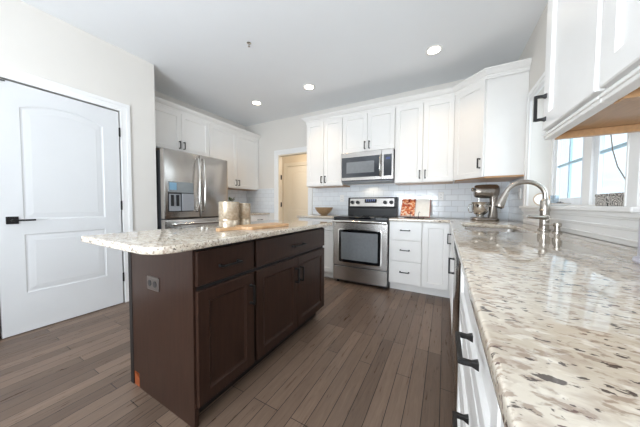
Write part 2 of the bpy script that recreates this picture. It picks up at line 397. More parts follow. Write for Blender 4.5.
# ------------------------------------------------------------------ panelled doors
def leaf(w_, h_, name, mat, parent, arch=.06, st=.13):
    """door leaf in local xz plane, front face at y=-.035, with a tall arched panel over a square panel."""
    bm = B(); t = .035; x0, x1 = st, w_-st
    za, zb, zc, zd = .325, .815, .935, h_-.185
    N = 14
    def rectp(d): return [(x0+d, za+d), (x1-d, za+d), (x1-d, zb-d), (x0+d, zb-d)]
    def archp(d):
        p = [(x0+d, zc+d), (x1-d, zc+d)]
        for k in range(N+1):
            u = 1-2*k/N; p.append((w_/2+u*(x1-x0-2*d)/2, zd-d+arch*(1-u*u)))
        return p
    F = lambda pts: bm.faces.new([bm.verts.new((x, -t, z)) for x, z in pts])
    F([(0, 0), (x0, 0), (x0, h_), (0, h_)]); F([(x1, 0), (w_, 0), (w_, h_), (x1, h_)])
    F([(x0, 0), (x1, 0), (x1, za), (x0, za)]); F([(x0, zb), (x1, zb), (x1, zc), (x0, zc)])
    a = archp(0)[2:]
    for (p, q) in zip(a, a[1:]): F([q, p, (p[0], h_), (q[0], h_)])
    for f in (rectp, archp):
        loops(bm, [[(x, -t+y, z) for x, z in f(d)] for d, y in ((0, 0), (.006, .004), (.016, .0055), (.026, .004), (.05, .002), (.055, .001))], cap0=False)
    R0 = [(0, 0), (w_, 0), (w_, h_), (0, h_)]
    loops(bm, [[(x, -t, z) for x, z in R0], [(x, 0, z) for x, z in R0]], cap0=False)
    return obj(name, bm, mat, parent)
d1 = thing('door_1', 'white two panel pantry door with arched upper panel and black lever', 'door', (XP-.02, DY0, .008), PI/2); d1['kind'] = 'structure'
leaf(DY1-DY0, DZ-.012, 'door_leaf', DOORW, d1)
b = B(); W_ = DY1-DY0
box(b, .040, .104, -.043, -.035, .905, .965)
hd = obj('door_handle', b, BLACK, d1, bevel=.002, label='black lever handle on square rose')
b = B(); cyl(b, (.072, -.043, .935), (.072, -.085, .935), .009); box(b, .062, .185, -.092, -.080, .928, .942); obj('lever', b, BLACK, hd, bevel=.002)
for z in (1.83, 1.055, .28):
    b = B(); cyl(b, (W_+.006, -.037, z-.048), (W_+.006, -.037, z+.048), .0065, 10); box(b, W_-.002, W_+.012, -.037, -.03, z-.045, z+.045)
    obj('hinge', b, BLACK, d1, label='black butt hinge')
b = B(); tube(b, [(.02, -.036, DZ-.03), (.04, -.045, DZ-.024), (.065, -.04, DZ-.02)], .005, 8); obj('door_stop', b, BLACK, d1)
d2 = thing('door_2', 'white hallway door, warm light painted in, with arched panel seen through the doorway', 'door', (-3.53, 4.775, .008), 0); d2['kind'] = 'structure'
leaf(.78, 2.02, 'door_leaf', WARMLIT, d2)
b = B(); lathe(b, [(.012, 0), (.012, .03), (.028, .04), (.03, .055), (.02, .066)], 0, 0, 0, 16)
bmesh.ops.rotate(b, verts=b.verts, cent=(0, 0, 0), matrix=Matrix.Rotation(PI/2, 3, 'X')); bmesh.ops.translate(b, verts=b.verts, vec=(.70, -.035, .93))
obj('door_knob', b, NICKEL, d2, smooth=40)
casing('trim_9', (-3.54, -2.74, 2.04), 4.78, -.045, 'x', WARMLIT)

# ------------------------------------------------------------------ window over the sink
win = thing('window_1', 'white casement window over the sink with two grilled sashes', 'window', (WX, WY0, WZ0)); win['kind'] = 'structure'
WL, WH = WY1-WY0, WZ1-WZ0
MC = .735
b = B(); fx0, fx1 = -.012, .026
box(b, fx0, fx1, 0, .035, 0, WH); box(b, fx0, fx1, WL-.035, WL, 0, WH); box(b, fx0, fx1, MC-.045, MC+.045, 0, WH)
for y0, y1 in ((.035, MC-.045), (MC+.045, WL-.035)): box(b, fx0, fx1, y0, y1, 0, .03); box(b, fx0, fx1, y0, y1, WH-.03, WH)
obj('window_frame', b, TRIM, win, bevel=.003)
SASH = pm('sash_vinyl', (236, 240, 244), .4, noise=.01)
for y0, y1 in ((.035, MC-.045), (MC+.045, WL-.035)):
    b = B(); s = .055; z0, z1 = .03, WH-.03
    box(b, 0, .024, y0, y0+s, z0, z1); box(b, 0, .024, y1-s, y1, z0, z1); box(b, 0, .024, y0+s, y1-s, z0, z0+s); box(b, 0, .024, y0+s, y1-s, z1-s, z1)
    sh = obj('sash', b, SASH, win, bevel=.003)
    b = B(); ym = (y0+y1)/2; zm = .36
    box(b, .006, .018, ym-.009, ym+.009, z0+s, z1-s)
    for zz in (zm, ): box(b, .006, .018, y0+s, ym-.009, zz-.009, zz+.009); box(b, .006, .018, ym+.009, y1-s, zz-.009, zz+.009)
    obj('grille', b, pm('grille_daylight_blue', (176, 206, 222), .5, noise=.02), sh, label='grille bars with blue daylight painted in')  # blue cast of the outside light is put into the bar colour
    obj('pane', box(B(), .0105, .0135, y0+s, y1-s, z0+s, z1-s), GLASS, sh)
    b = B(); box(b, -.004, .01, ym+.05, ym+.11, .034, .05); cyl(b, (-.004, ym+.08, .044), (-.03, ym+.08, .05), .006, 8); cyl(b, (-.028, ym+.08, .05), (-.028, ym+.02, .052), .005, 8)
    obj('crank', b, pm('crank_grey', (110, 112, 116), .4, metal=.5, noise=.05), sh, label='grey crank handle')
# sill, jamb linings, casing, apron
b = B(); box(b, XW-.045, WX-.01, WY0-.11, WY1+.11, WZ0-.005, WZ0+.02)
struct('trim_10', b, TRIM, bevel=.006)
b = B(); wd = .09
for d, i0, i1 in ((.014, 0, wd), (.02, .055, wd), (.017, .005, .015)):
    box(b, XW-d, XW, WY1+i0, WY1+i1, WZ0+.02, WZ1+i1); box(b, XW-d, XW, WY0-i1, WY0-i0, WZ0+.02, WZ1+i1); box(b, XW-d, XW, WY0-i0, WY1+i0, WZ1+i0, WZ1+i1)
struct('trim_11', b, TRIM, bevel=.002)
# white panelled apron between worktop and sill
AP0, AP1 = 1.33, WY1+.09
b = B(); box(b, XW-.012, XW, AP0, AP1, CT, WZ0-.005)
for z0, z1, d in ((1.034, 1.055, .030), (1.024, 1.034, .022), (.984, .994, .021), (.978, .984, .017), (.936, .943, .019)): box(b, XW-d, XW-.012, AP0+.03, AP1, z0, z1)
for d, i in ((.021, 0), (.017, .014)): box(b, XW-d, XW-.012, AP0+.03-.012+i*0, AP0+.03+.006, .93, 1.034)
struct('trim_12', b, TRIM, bevel=.002)
struct('trim_13', box(B(), XW-.008, XW, -1.2, AP0, CT, ZB+.03), pm('painted_side_splash', (222, 226, 232), .4, noise=.01))

# ------------------------------------------------------------------ cabinets
def wall_cab(name, label, loc, rz, w_, d_, h_, split, hside, group, hz=None, pl=.105, gap=.004):
    """split: list of door boundaries (fractions of width); hside: handle side per door."""
    t = thing(name, label, 'cabinet', loc, rz, group)
    b = B(); box(b, 0, w_, 0, d_, .018, h_)
    obj('cabinet_box', b, CAB, t, bevel=.0015)
    b = B(); box(b, 0, w_, .02, d_, 0, .018)
    obj('underside', b, UNDER, t, label='natural wood underside')
    b = B(); box(b, 0, w_, 0, .02, .004, .018); obj('bottom_rail', b, CAB, t, bevel=.002)
    for k in range(len(split)-1):
        x0, x1 = split[k]*w_+(gap if k == 0 else .0025), split[k+1]*w_-(gap if k == len(split)-2 else .0025)
        b = B(); panel(b, x0, x1, .012, h_-.03, -.001)
        dr = obj('door', b, CAB, t)
        hx = x1-.03 if hside[k] == 'r' else x0+.03
        pull(dr, hx, -.021, .012+(hz or .095), pl)
    return t
def back_upper(label, x0, x1, z0, **k):
    return wall_cab('wall_cabinet', label, (x0, YB-.33, z0), 0, x1-x0, .328, ZT-z0, [0, .5, 1], 'rl', 'white wall cabinets', **k)
back_upper('white two-door wall cabinet beside the doorway, above the bronze bowl', -2.013, XR-.002, ZB)
back_upper('short white two-door wall cabinet directly above the microwave', XR, XR+.762, 1.84, hz=.085)
back_upper('white two-door wall cabinet right of the microwave, above the cookbook', XR+.764, XW-.61, ZB)
# diagonal corner cabinet
cc = thing('corner_cabinet', 'white diagonal corner wall cabinet with one door above the stand mixer', 'cabinet', (XW, YB, ZB), 0)
g = .001
P = [(-.61+g, -g), (-.61+g, -.33), (-.33, -.61), (-g, -.61), (-g, -g)]
b = B(); poly_prism(b, P, .018, ZT-ZB); obj('cabinet_box', b, CAB, cc, bevel=.0015)
b = B(); poly_prism(b, [(-.59, -.02), (-.59, -.32), (-.32, -.59), (-.02, -.59), (-.02, -.02)], .004, .0178); box(b, -.33, -.001, -.608, -.59, 0, .0178); obj('underside', b, UNDER, cc, label='natural wood underside')
L_ = math.hypot(.28, .28)
b = B(); panel(b, .014, L_-.014, .012, ZT-ZB-.03, -.001)
Mx = Matrix.Translation((-.61, -.33, 0)) @ Matrix.Rotation(-PI/4, 4, 'Z')
bmesh.ops.transform(b, matrix=Mx, verts=b.verts); dr = obj('door', b, CAB, cc)
hb = pull(dr, L_-.045, -.021, .16, .105); hb.matrix_local = Mx
# over-fridge and left run
def left_upper(label, y0, y1, z0, **k):
    return wall_cab('wall_cabinet', label, (XL+.33, y0, z0), PI/2, y1-y0, .328, ZT-z0, [0, .5, 1], 'rl', 'white wall cabinets', **k)
left_upper('short white two-door wall cabinet above the steel refrigerator', 1.555, 2.452, 1.83, hz=.09)
left_upper('tall white two-door wall cabinet between the refrigerator and the doorway wall', 2.454, YB-.002, ZB)
# near right hand wall cabinets
def right_upper(name, label, y1, y0, split, hs):
    t = wall_cab(name, label, (XW-.33, y1, ZB), -PI/2, y1-y0, .328, ZT-ZB, split, hs, 'white wall cabinets', pl=.10, hz=.085, gap=.009)
    b = B(); box(b, 0, y1-y0, -.012, .02, -.022, -.002); box(b, 0, y1-y0, -.018, .02, -.012, -.002)
    obj('light_rail', b, CAB, t, bevel=.003)
    b = B(); box(b, 0, .018, .02, .326, -.026, -.0005); obj('rail_end', b, UNDER, t, label='natural wood side edge')
    b = B(); box(b, y1-y0-.018, y1-y0, .02, .326, -.026, -.0005); obj('rail_end', b, UNDER, t, label='natural wood side edge')
    return t
right_upper('wall_cabinet', 'white wall cabinet at top right hanging beside the window', 1.275, .885, [0, 1], 'l')
right_upper('wall_cabinet', 'nearest white wall cabinet, cut off by the top right corner', .883, .30, [0, 1], 'r')
# crown mouldings
def crown(name, path):
    prof = [(0, 2.385), (.006, 2.385), (.006, 2.405), (.012, 2.412), (.012, 2.424), (.028, 2.434), (.046, 2.452), (.052, 2.462), (.06, 2.465), (.06, 2.478), (0, 2.478)]
    pts = [Vector(p) for p in path]; rings = []
    for i, p in enumerate(pts):
        ns = []
        if i: d = (p-pts[i-1]).normalized(); ns.append(Vector((d.y, -d.x)))
        if i < len(pts)-1: d = (pts[i+1]-p).normalized(); ns.append(Vector((d.y, -d.x)))
        n = sum(ns, Vector((0, 0))); n = n/(n.dot(ns[0]))
        rings.append([(p.x+n.x*o, p.y+n.y*o, z) for o, z in prof])
    b = B(); loops(b, rings); return struct(name, b, CAB)
e_ = .0215
crown('trim_14', [(-2.013, YB-.001), (-2.013, YB-.33-e_), (XW-.61-.009, YB-.33-e_), (XW-.33-.009, YB-.61-e_*.6), (XW-.001, YB-.61-e_*.6)])
crown('trim_15', [(XL+.33+e_, YP+.001), (XL+.33+e_, YB-.001)])
crown('trim_16', [(XW-.001, 1.277), (XW-.33-e_, 1.277), (XW-.33-e_, .30)])

# ------------------------------------------------------------------ base cabinets
def carcass(t, w_, d_, top=.883, toe=.10, mat=CAB, x0=0):
    b = B(); box(b, x0, w_, 0, d_, toe, top); obj('cabinet_box', b, mat, t, bevel=.001)
    b = B(); box(b, x0, w_, .075, d_, 0, toe); obj('toe_kick', b, mat, t)
def front(t, name, x0, x1, z0, z1, fr=.057, mat=CAB, h=None, hl=.11):
    b = B(); panel(b, x0, x1, z0, z1, -.001, fr=fr); f = obj(name, b, mat, t)
    if h: pull(f, h[0], -.021, h[1], hl, h[2])
    return f
# back run, left of the range
t = thing('base_cabinet', 'white base cabinet left of the range under the bronze bowl', 'cabinet', (-1.985, YBF, 0), 0, 'white base cabinets')
w_ = XR-.003+1.985; carcass(t, w_, .608)
front(t, 'drawer', .004, w_-.004, .71, .872, 0, h=(w_/2, .79, False)); front(t, 'door', .004, w_/2-.002, .112, .70, h=(w_/2-.03, .62, True)); front(t, 'door', w_/2+.002, w_-.004, .112, .70, h=(w_/2+.03, .62, True))
# back run, right of the range
XS = -.228
t = thing('base_cabinet', 'white three-drawer base cabinet right of the range', 'cabinet', (XR+.765, YBF, 0), 0, 'white base cabinets')
w_ = XS-(XR+.765); carcass(t, w_-.001, .608)
for z0, z1 in ((.655, .872), (.395, .645), (.112, .385)): front(t, 'drawer', .006, w_-.006, z0, z1, 0, h=(w_/2, (z0+z1)/2+.01, False))
t = thing('base_cabinet', 'white single-door corner base cabinet beside the three-drawer unit', 'cabinet', (XS, YBF, 0), 0, 'white base cabinets')
w_ = XF-.022-XS; b = B(); box(b, 0, XW-.002-XS, 0, .608, .10, .883); obj('cabinet_box', b, CAB, t)
b = B(); box(b, 0, w_+.1, .075, .2, 0, .10); obj('toe_kick', b, CAB, t)
front(t, 'door', .006, w_-.012, .112, .872)
# right run: local x runs towards the camera
def right_base(name, label, y1, y0, group='white base cabinets', top=.883):
    t = thing(name, label, 'cabinet', (XF, y1, 0), -PI/2, group); carcass(t, y1-y0, .59, top); return t, y1-y0
t, w_ = right_base('base_cabinet', 'white filler base cabinet in the inner corner of the worktops', YBF-.023, 2.62)
front(t, 'door', .03, w_-.004, .112, .872, h=(.12, .72, True))
t, w_ = right_base('sink_base_cabinet', 'white sink base cabinet beside the dishwasher', 2.618, 1.79, top=.66)
b = B(); box(b, 0, w_, 0, .018, .66, .883); obj('face_rail', b, CAB, t)
front(t, 'false_drawer', .004, w_-.004, .735, .872, 0)
front(t, 'door', .004, w_/2-.002, .112, .725); front(t, 'door', w_/2+.002, w_-.004, .112, .725, h=(w_-.04, .66, True))
t, w_ = right_base('base_cabinet', 'nearest white drawer base cabinet under the right worktop', 1.18, .36)
for z0, z1 in ((.662, .872), (.392, .652), (.112, .382)):
    front(t, 'drawer', .004, w_-.004, z0, z1, .05, h=(.575 if z0 > .6 else .54, z0+.096 if z0 > .6 else z0+.13, False), hl=.12)
t, w_ = right_base('base_cabinet', 'white base cabinet below the right worktop, out at the bottom edge', .358, -.44)
for z0, z1 in ((.662, .872), (.392, .652), (.112, .382)): front(t, 'drawer', .004, w_-.004, z0, z1, .05, h=(w_/2, (z0+z1)/2, False))
t, w_ = right_base('base_cabinet', 'white base cabinet at the near end of the right worktop', -.442, -1.2)
front(t, 'door', .004, w_/2-.002, .112, .872); front(t, 'door', w_/2+.002, w_-.004, .112, .872)
# left run beside the fridge
t = thing('base_cabinet', 'white base cabinet between the refrigerator and the doorway', 'cabinet', (XL+.61, 2.475, 0), PI/2, 'white base cabinets')
w_ = YB-.002-2.475; carcass(t, w_, .608)
for a, c in ((.004, w_/2-.002), (w_/2+.002, w_-.004)): front(t, 'drawer', a, c, .71, .872, 0, h=((a+c)/2, .79, False)); front(t, 'door', a, c, .112, .70, h=(c-.03 if a < .1 else a+.03, .62, True))

# dishwasher
t = thing('dishwasher', 'stainless steel dishwasher between sink cabinet and drawers', 'dishwasher', (XF, 1.786, 0), -PI/2)
w_ = .602
b = B(); box(b, .004, w_-.004, .02, .58, .09, .872); obj('body', b, STEELD, t)
b = B(); loops(b, [rr for rr in [[(x, y, z) for x, z in rrect(.004, w_-.004, .11, .868, .006, 2)] for y in (.019, -.02)]] + [[(x, -.026, z) for x, z in rrect(.010, w_-.010, .116, .862, .006, 2)]])
dd = obj('door', b, STEELV, t, smooth=40)
b = B(); box(b, .02, w_-.02, -.0275, -.0255, .80, .855); obj('control_strip', b, BPLAST, dd)
b = B(); box(b, .01, w_-.01, .06, .08, 0, .1); obj('kick_plate', b, BPLAST, t)

# ------------------------------------------------------------------ worktops
EDGE = .049
SX0, SX1, SY0, SY1 = .135, .515, 1.84, 2.50
o = slab('worktop', [(EDGE, XW-.009, -1.2, SY0), (EDGE, SX0, SY0, SY1), (SX1, XW-.009, SY0, SY1), (EDGE, XW-.009, SY1, YB-.009), (XR+.764, EDGE, YB-.648, YB-.009)],
         .884, CT, [(SX0, SY0, .04), (SX0, SY1, .04), (SX1, SY0, .04), (SX1, SY1, .04)], ease=.007)
for v in o.data.vertices:   # clear of the window apron
    if v.co.x > XW-.03 and v.co.y < 3: v.co.x = min(v.co.x, XW-.0125)
tag(o, 'L-shaped cream granite worktop with sink along the right wall and corner', 'worktop')
tag(slab('worktop', [(-2.0, XR-.002, YB-.648, YB-.009)], .884, CT, []), 'short cream granite worktop left of the range holding the bronze bowl', 'worktop')
tag(slab('worktop', [(XL+.009, XL+.648, 2.473, YB-.009)], .884, CT, []), 'cream granite worktop between the refrigerator and the doorway', 'worktop')

# sink
t = thing('kitchen_sink', 'undermount stainless steel sink set into the right granite worktop', 'sink', ((SX0+SX1)/2, (SY0+SY1)/2, .70))
hx, hy = (SX1-SX0)/2+.004, (SY1-SY0)/2+.004
b = B(); rg = []
for ins, z, r in ((-.022, .183, .05), (0, .183, .045), (.004, .17, .045), (.012, .03, .05), (.03, .008, .05), (.07, .002, .05)):
    rg.append([(x, y, z) for x, y in rrect(-hx+ins, hx-ins, -hy+ins, hy-ins, r)])
loops(b, rg, cap0=False); obj('basin', b, STEEL, t, smooth=40)
b = B(); lathe(b, [(.045, .003), (.045, .006), (.036, .007), (.03, .004)], n=20); obj('drain', b, CHROME, t, smooth=40)

# faucet
FX, FY = .60, 2.11
t = thing('faucet', 'brushed nickel gooseneck kitchen faucet with side lever at the sink', 'faucet', (FX, FY, CT))
b = B(); lathe(b, [(.034, 0), (.034, .006), (.026, .012), (.025, .05), (.025, .13), (.029, .132), (.029, .142), (.026, .145), (.026, .20), (.022, .208), (.017, .212)], n=24)
obj('body', b, NICKEL, t, smooth=35)
b = B(); R_ = .108; path = [(0, 0, .205), (0, 0, .22), (0, 0, .235)]
for k in range(1, 15): a = PI*k/18*1.19; path.append((-R_+R_*math.cos(a), 0, .235+R_*math.sin(a)*.92))
obj('spout', tube(b, path, .0155, 14), NICKEL, t, smooth=50)
e0 = Vector(path[-1]); dv = (Vector(path[-1])-Vector(path[-2])).normalized()
b = B(); tube(b, [e0-dv*.005, e0+dv*.01, e0+dv*.03, e0+dv*.085, e0+dv*.105, e0+dv*.11], [.018, .020, .020, .028, .030, .027], 16); sp = obj('spray_head', b, NICKEL, t, smooth=40)
b = B(); tube(b, [e0+dv*.1095, e0+dv*.117], [.023, .021], 16); obj('nozzle', b, BPLAST, sp, label='black nozzle ring')
b = B(); cyl(b, (0, -.02, .088), (0, -.045, .088), .02); tube(b, [(0, -.045, .088), (-.01, -.055, .089), (-.105, -.06, .092)], [.012, .012, .010], 10); obj('lever', b, NICKEL, t, smooth=40)
t = thing('soap_dispenser', 'small brushed nickel soap pump on the worktop beside the faucet', 'soap dispenser', (.615, 1.95, CT))
b = B(); lathe(b, [(.024, 0), (.024, .005), (.015, .01), (.013, .035), (.02, .04), (.02, .058), (.012, .062)], n=18); obj('pump', b, NICKEL, t, smooth=35)
b = B(); tube(b, [(-.015, 0, .052), (-.05, .012, .05), (-.06, .015, .04)], .006, 8); obj('nozzle', b, NICKEL, t, smooth=40)

# ------------------------------------------------------------------ kitchen island
IX0, IX1, IY0, IY1 = -1.638, -1.032, .648, 1.958
t = thing('kitchen_island', 'dark espresso wooden kitchen island with drawers and doors', 'kitchen island', (IX1, IY0, 0), PI/2)
IW, ID = IY1-IY0, IX1-IX0       # local x = +Y, local y = -X
b = B(); box(b, .021, IW-.002, 0, ID-.02, .095, .878); obj('cabinet_box', b, ESPD, t)
b = B(); box(b, .021, IW-.03, .06, ID-.021, 0, .094); obj('toe_kick', b, ESPD, t)
# near end panel with the toe notch at both bottom corners
b = B(); pts = [(-.004, .88), (-.004, .0), (ID-.085, .0), (ID-.085, .085), (ID-.0, .085), (ID, .88)]
loops(b, [[(0, y, z) for y, z in pts], [(.02, y, z) for y, z in pts]]); ep = obj('end_panel', b, ESP, t, bevel=.001)
b = B(); box(b, -.003, .03, ID-.024, ID+.012, 0, .88); obj('corner_post', b, ESPD, t, bevel=.002)
b = B(); loops(b, [[(x, ID-.024, .0), (x, ID-.085, .0), (x, ID-.085, .05), (x, ID-.024, .085)] for x in (.002, .016)]); obj('wood_block', b, ORANGE, t, label='raw orange-brown wood block at the floor')
b = B(); box(b, .021, IW, ID-.02, ID-.002, .0, .878); obj('back_panel', b, ESP, t)
def ifront(name, x0, x1, z0, z1, fr, h=None):
    b = B(); panel(b, x0, x1, z0, z1, -.001, t=.02, fr=fr, dep=.009, bev=.014); f = obj(name, b, ESP, t)
    if h: pull(f, *h, name='handle')
X1 = 1.036-IY0
ifront('drawer', .012, X1-.012, .690, .858, 0, (X1/2, -.021, .765, .125, False)); ifront('drawer', X1+.012, IW-.004, .690, .858, 0, ((X1+IW)/2, -.021, .765, .16, False))
ifront('door', .012, X1-.012, .10, .668, .06, (X1-.042, -.021, .545, .115, True))
xm = (X1+.012+IW-.004)/2
ifront('door', X1+.012, xm-.002, .10, .668, .06, (xm-.032, -.021, .53, .115, True)); ifront('door', xm+.002, IW-.004, .10, .668, .06, (xm+.032, -.021, .53, .115, True))
# power outlet on the end panel
ox, oz = 1.0-.66, .652
OUTB = pm('brown_outlet_plastic', (76, 67, 62), .4, noise=.05)
b = B(); loops(b, [[(x_, y_, z_) for y_, z_ in rrect(ox-.058+i, ox+.058-i, oz-.037+i, oz+.037-i, .005, 2)] for i, x_ in ((0, 0), (0, -.004), (.004, -.007))])
oo = obj('power_outlet', b, OUTB, t, label='dark brown double outlet plate')
b = B()
for s in (-1, 1):
    loops(b, [[(x_, ox+s*.026+.0165*math.cos(a), oz+.017*math.sin(a)) for a in [2*PI*k/20 for k in range(20)]] for x_ in (-.007, -.009)])
obj('receptacle', b, BPLAST, oo)
o = slab('island_worktop', [(-1.655, -.945, .445, 2.0)], .881, CT, [(-.945, .445, .11), (-1.655, .445, .02), (-.945, 2.0, .02), (-1.655, 2.0, .02)], ease=.008)
tag(o, 'cream granite island worktop with a rounded near corner', 'worktop')

# ------------------------------------------------------------------ range
t = thing('range', 'stainless steel electric range with black glass cooktop between white cabinets', 'stove', (XR+.004, YB-.64, 0))
w_ = .754
b = B(); box(b, 0, w_, .005, .62, .03, .895); obj('body', b, STEELD, t)
b = B(); loops(b, [[(x, y, z) for x, y in rrect(-.002, w_+.002, -.012, .615, .012, 3)] for z in (.893, .913)] + [[(x, y, .918) for x, y in rrect(.004, w_-.004, -.006, .61, .012, 3)]]); ck = obj('cooktop', b, BGLASS, t, smooth=40)
for x, y, r in ((.20, .15, .10), (.55, .15, .085), (.20, .43, .075), (.55, .43, .10)):
    b = B(); lathe(b, [(r-.004, .9181), (r, .9188), (r-.002, .9188)], x, y, 0, 28); obj('burner', b, pm('burner_ring_grey', (60, 60, 62), .3, noise=.05), ck)
b = B(); loops(b, [[(x, yy, z) for yy, z in ((.535, .918), (.53, 1.03), (.54, 1.05), (.62, 1.05), (.62, .918))] for x in (.0, w_)]); bgd = obj('backguard', b, BPLAST, t)
b = B(); loops(b, [[(x, yy, z) for yy, z in ((.53, 1.05), (.545, 1.19), (.56, 1.20), (.62, 1.20), (.62, 1.05))] for x in (.0, w_)]); cp = obj('control_panel', b, BPLAST, t)
b = B(); loops(b, [[(x, y0+dy, z) for x, z, y0 in ((.035, 1.062, .5313), (w_-.035, 1.062, .5313), (w_-.035, 1.182, .5441), (.035, 1.182, .5441))] for dy in (0, -.004)]); fp = obj('face_plate', b, STEEL, cp)
b = B(); loops(b, [[(x, y0+dy, z) for x, z, y0 in ((.275, 1.115, .537), (.46, 1.115, .537), (.46, 1.172, .543), (.275, 1.172, .543))] for dy in (-.004, -.007)]); ds = obj('display', b, BGLASS, cp)
b = B()
for k, xx in enumerate((.30, .33, .36, .39, .42)):
    for zz in (1.128, 1.145, 1.16): box(b, xx, xx+.014, .528, .5303, zz-.004, zz+.003)
bmesh.ops.translate(b, verts=b.verts, vec=(0, .004, 0)); obj('display_marks', b, pm('display_marks_blue', (110, 130, 190), .4, emit=.5), cp)
for x in (.075, .165, w_-.165, w_-.075):
    b = B(); cyl(b, (x, .532, 1.125), (x, .505, 1.122), .026, 20); box(b, x-.005, x+.005, .496, .512, 1.10, 1.145); obj('knob', b, BPLAST, cp, bevel=.002)
b = B(); box(b, .004, w_-.004, -.022, .005, .245, .845)
for i, v in enumerate(b.verts): pass
od = obj('oven_door', b, STEEL, t, bevel=.004)
b = B(); loops(b, [[(x, y, z) for x, z in rrect(.075+i, w_-.075-i, .285+i, .755-i, .03, 5)] for i, y in ((0, -.022), (0, -.026), (.010, -.027))], cap1=True); tr = obj('window_trim', b, CHROME, od, smooth=40)
b = B(); loops(b, [[(x, y, z) for x, z in rrect(.088, w_-.088, .298, .742, .024, 5)] for y in (-.0268, -.0285)]); ow = obj('window', b, BGLASS, od)
b = B(); loops(b, [[(x, y, z) for x, z in rrect(.125, w_-.125, .335, .71, .012, 4)] for y in (-.0284, -.0292)]); obj('pane', b, OVGLASS, od)
b = B(); box(b, .004, w_-.004, -.006, .004, .847, .892); obj('front_strip', b, BPLAST, t)
b = B(); loops(b, [[(x, y, z) for y, z in rrect(-.07, -.045, .838, .872, .01, 3)] for x in (.01, w_-.01)])
for x in (.03, w_-.05): box(b, x, x+.02, -.05, -.02, .825, .845)
obj('handle', b, CHROME, od, smooth=40)
b = B(); box(b, .004, w_-.004, -.022, .005, .045, .236); obj('storage_drawer', b, STEEL, t, bevel=.004)
b = B()
for x in (.05, w_-.05):
    for y in (.05, .55): cyl(b, (x, y, 0), (x, y, .03), .018, 10)
obj('foot', b, BPLAST, t)

# ------------------------------------------------------------------ microwave
t = thing('microwave', 'stainless steel over-the-range microwave hung below the short cabinet', 'microwave', (XR+.002, YB-.40, 1.415))
w_, h_ = .758, .423
b = B(); box(b, 0, w_, .03, .398, .012, h_); obj('body', b, STEELD, t, bevel=.002)
b = B(); box(b, .02, w_-.02, .05, .38, 0, .012); obj('vent_base', b, GPLAST, t)
b = B(); box(b, 0, .60, -.005, .03, .02, h_); dm = obj('door', b, STEEL, t, bevel=.003)
b = B(); box(b, .602, w_, -.005, .03, .02, h_); cpn = obj('control_panel', b, STEEL, t, bevel=.003)
b = B(); box(b, .014, .586, -.0075, -.004, .065, .355); obj('window', b, MWGLASS, dm)
b = B(); box(b, .09, .50, -.0085, -.0074, .125, .285); obj('mesh_screen', b, OVGLASS, dm)
b = B(); path = [(.588, -.006, .065), (.588, -.03, .085), (.588, -.05, .15), (.588, -.055, .21), (.588, -.05, .27), (.588, -.03, .335), (.588, -.006, .355)]
obj('handle', tube(b, path, .011, 12), CHROME, dm, smooth=50)
b = B(); box(b, .63, w_-.022, -.0075, -.004, .065, .355); obj('keypad', b, MWGLASS, cpn)
b = B(); box(b, .66, .715, -.0085, -.0074, .285, .315); obj('display', b, DISPB, cpn, label='blue lit clock display')

l = bpy.data.lights.new('microwave_task_lamp', 'SPOT'); l.energy = 1.6; l.color = (1, .82, .6); l.spot_size = math.radians(150); l.shadow_soft_size = .04
o = bpy.data.objects.new('microwave_task_lamp', l); COL.objects.link(o); o.parent = t; o.location = (w_/2, .25, -.012)

# ------------------------------------------------------------------ refrigerator
FRX = -2.955
t = thing('refrigerator', 'stainless steel french door refrigerator with water dispenser', 'refrigerator', (FRX, 1.527, 0), PI/2)
w_ = .926
b = B(); box(b, .004, w_-.004, .075, .76, .03, 1.735); obj('body', b, STEELD, t, bevel=.003)
b = B()
for x in (.06, w_-.06):
    for y in (.12, .70): cyl(b, (x, y, 0), (x, y, .03), .02, 10)
obj('foot', b, BPLAST, t)
def fdoor(name, x0, x1, z0, z1):
    b = B(); loops(b, [[(x, y, z) for x, z in rrect(x0+i, x1-i, z0+i, z1-i, .008, 3)] for i, y in ((0, .072), (0, .012), (.004, .004), (.012, 0))]); return obj(name, b, STEELV, t, smooth=35)
xm = .459
ld = fdoor('door', 0, xm-.003, .90, 1.752); rd = fdoor('door', xm+.003, w_, .90, 1.752); fz = fdoor('freezer_drawer', 0, w_, .09, .888)
for x, par in ((xm-.04, ld), (xm+.04, rd)):
    b = B(); s = -1 if x < xm else 1
    path = [(x, -.002, .985), (x, -.035, .995), (x, -.055, 1.08), (x, -.062, 1.34), (x, -.055, 1.60), (x, -.035, 1.69), (x, -.002, 1.70)]
    obj('handle', tube(b, path, .012, 12), CHROME, par, smooth=50)
b = B(); path = [(.10, -.002, .83), (.115, -.04, .83), (.20, -.055, .83), (.718, -.055, .83), (.803, -.04, .83), (.818, -.002, .83)]
obj('handle', tube(b, path, .0145, 12), CHROME, fz, smooth=50)
# dispenser in the left door
x0, x1, z0, z1, zm = .045, .365, .985, 1.36, 1.225
b = B(); box(b, x0, x1, -.008, 0, zm, z1); obj('dispenser_panel', b, pm('dispenser_panel_grey', (150, 156, 158), .25, metal=.5, noise=.05), ld, bevel=.003)
b = B(); box(b, x0+.015, x0+.10, -.0095, -.0078, zm+.03, z1-.015); obj('display', b, pm('dispenser_display_blue', (116, 152, 176), .3, emit=.1), ld, label='light blue dispenser display')
b = B(); box(b, x0, x1, -.004, 0, z0, zm); obj('dispenser_recess', b, BPLAST, ld)
b = B(); box(b, x0+.16, x1-.01, -.03, -.004, z0+.01, zm-.012); obj('dispenser_door', b, GPLAST, ld, bevel=.006)
b = B(); box(b, x0+.01, x0+.15, -.0055, -.004, z0+.01, zm-.02); obj('dispenser_back', b, GPLAST, ld)
for x in (x0+.045, x0+.11):
    b = B(); box(b, x-.018, x+.018, -.016, -.004, z0+.07, zm-.03); obj('dispenser_paddle', b, BPLAST, ld, bevel=.004)

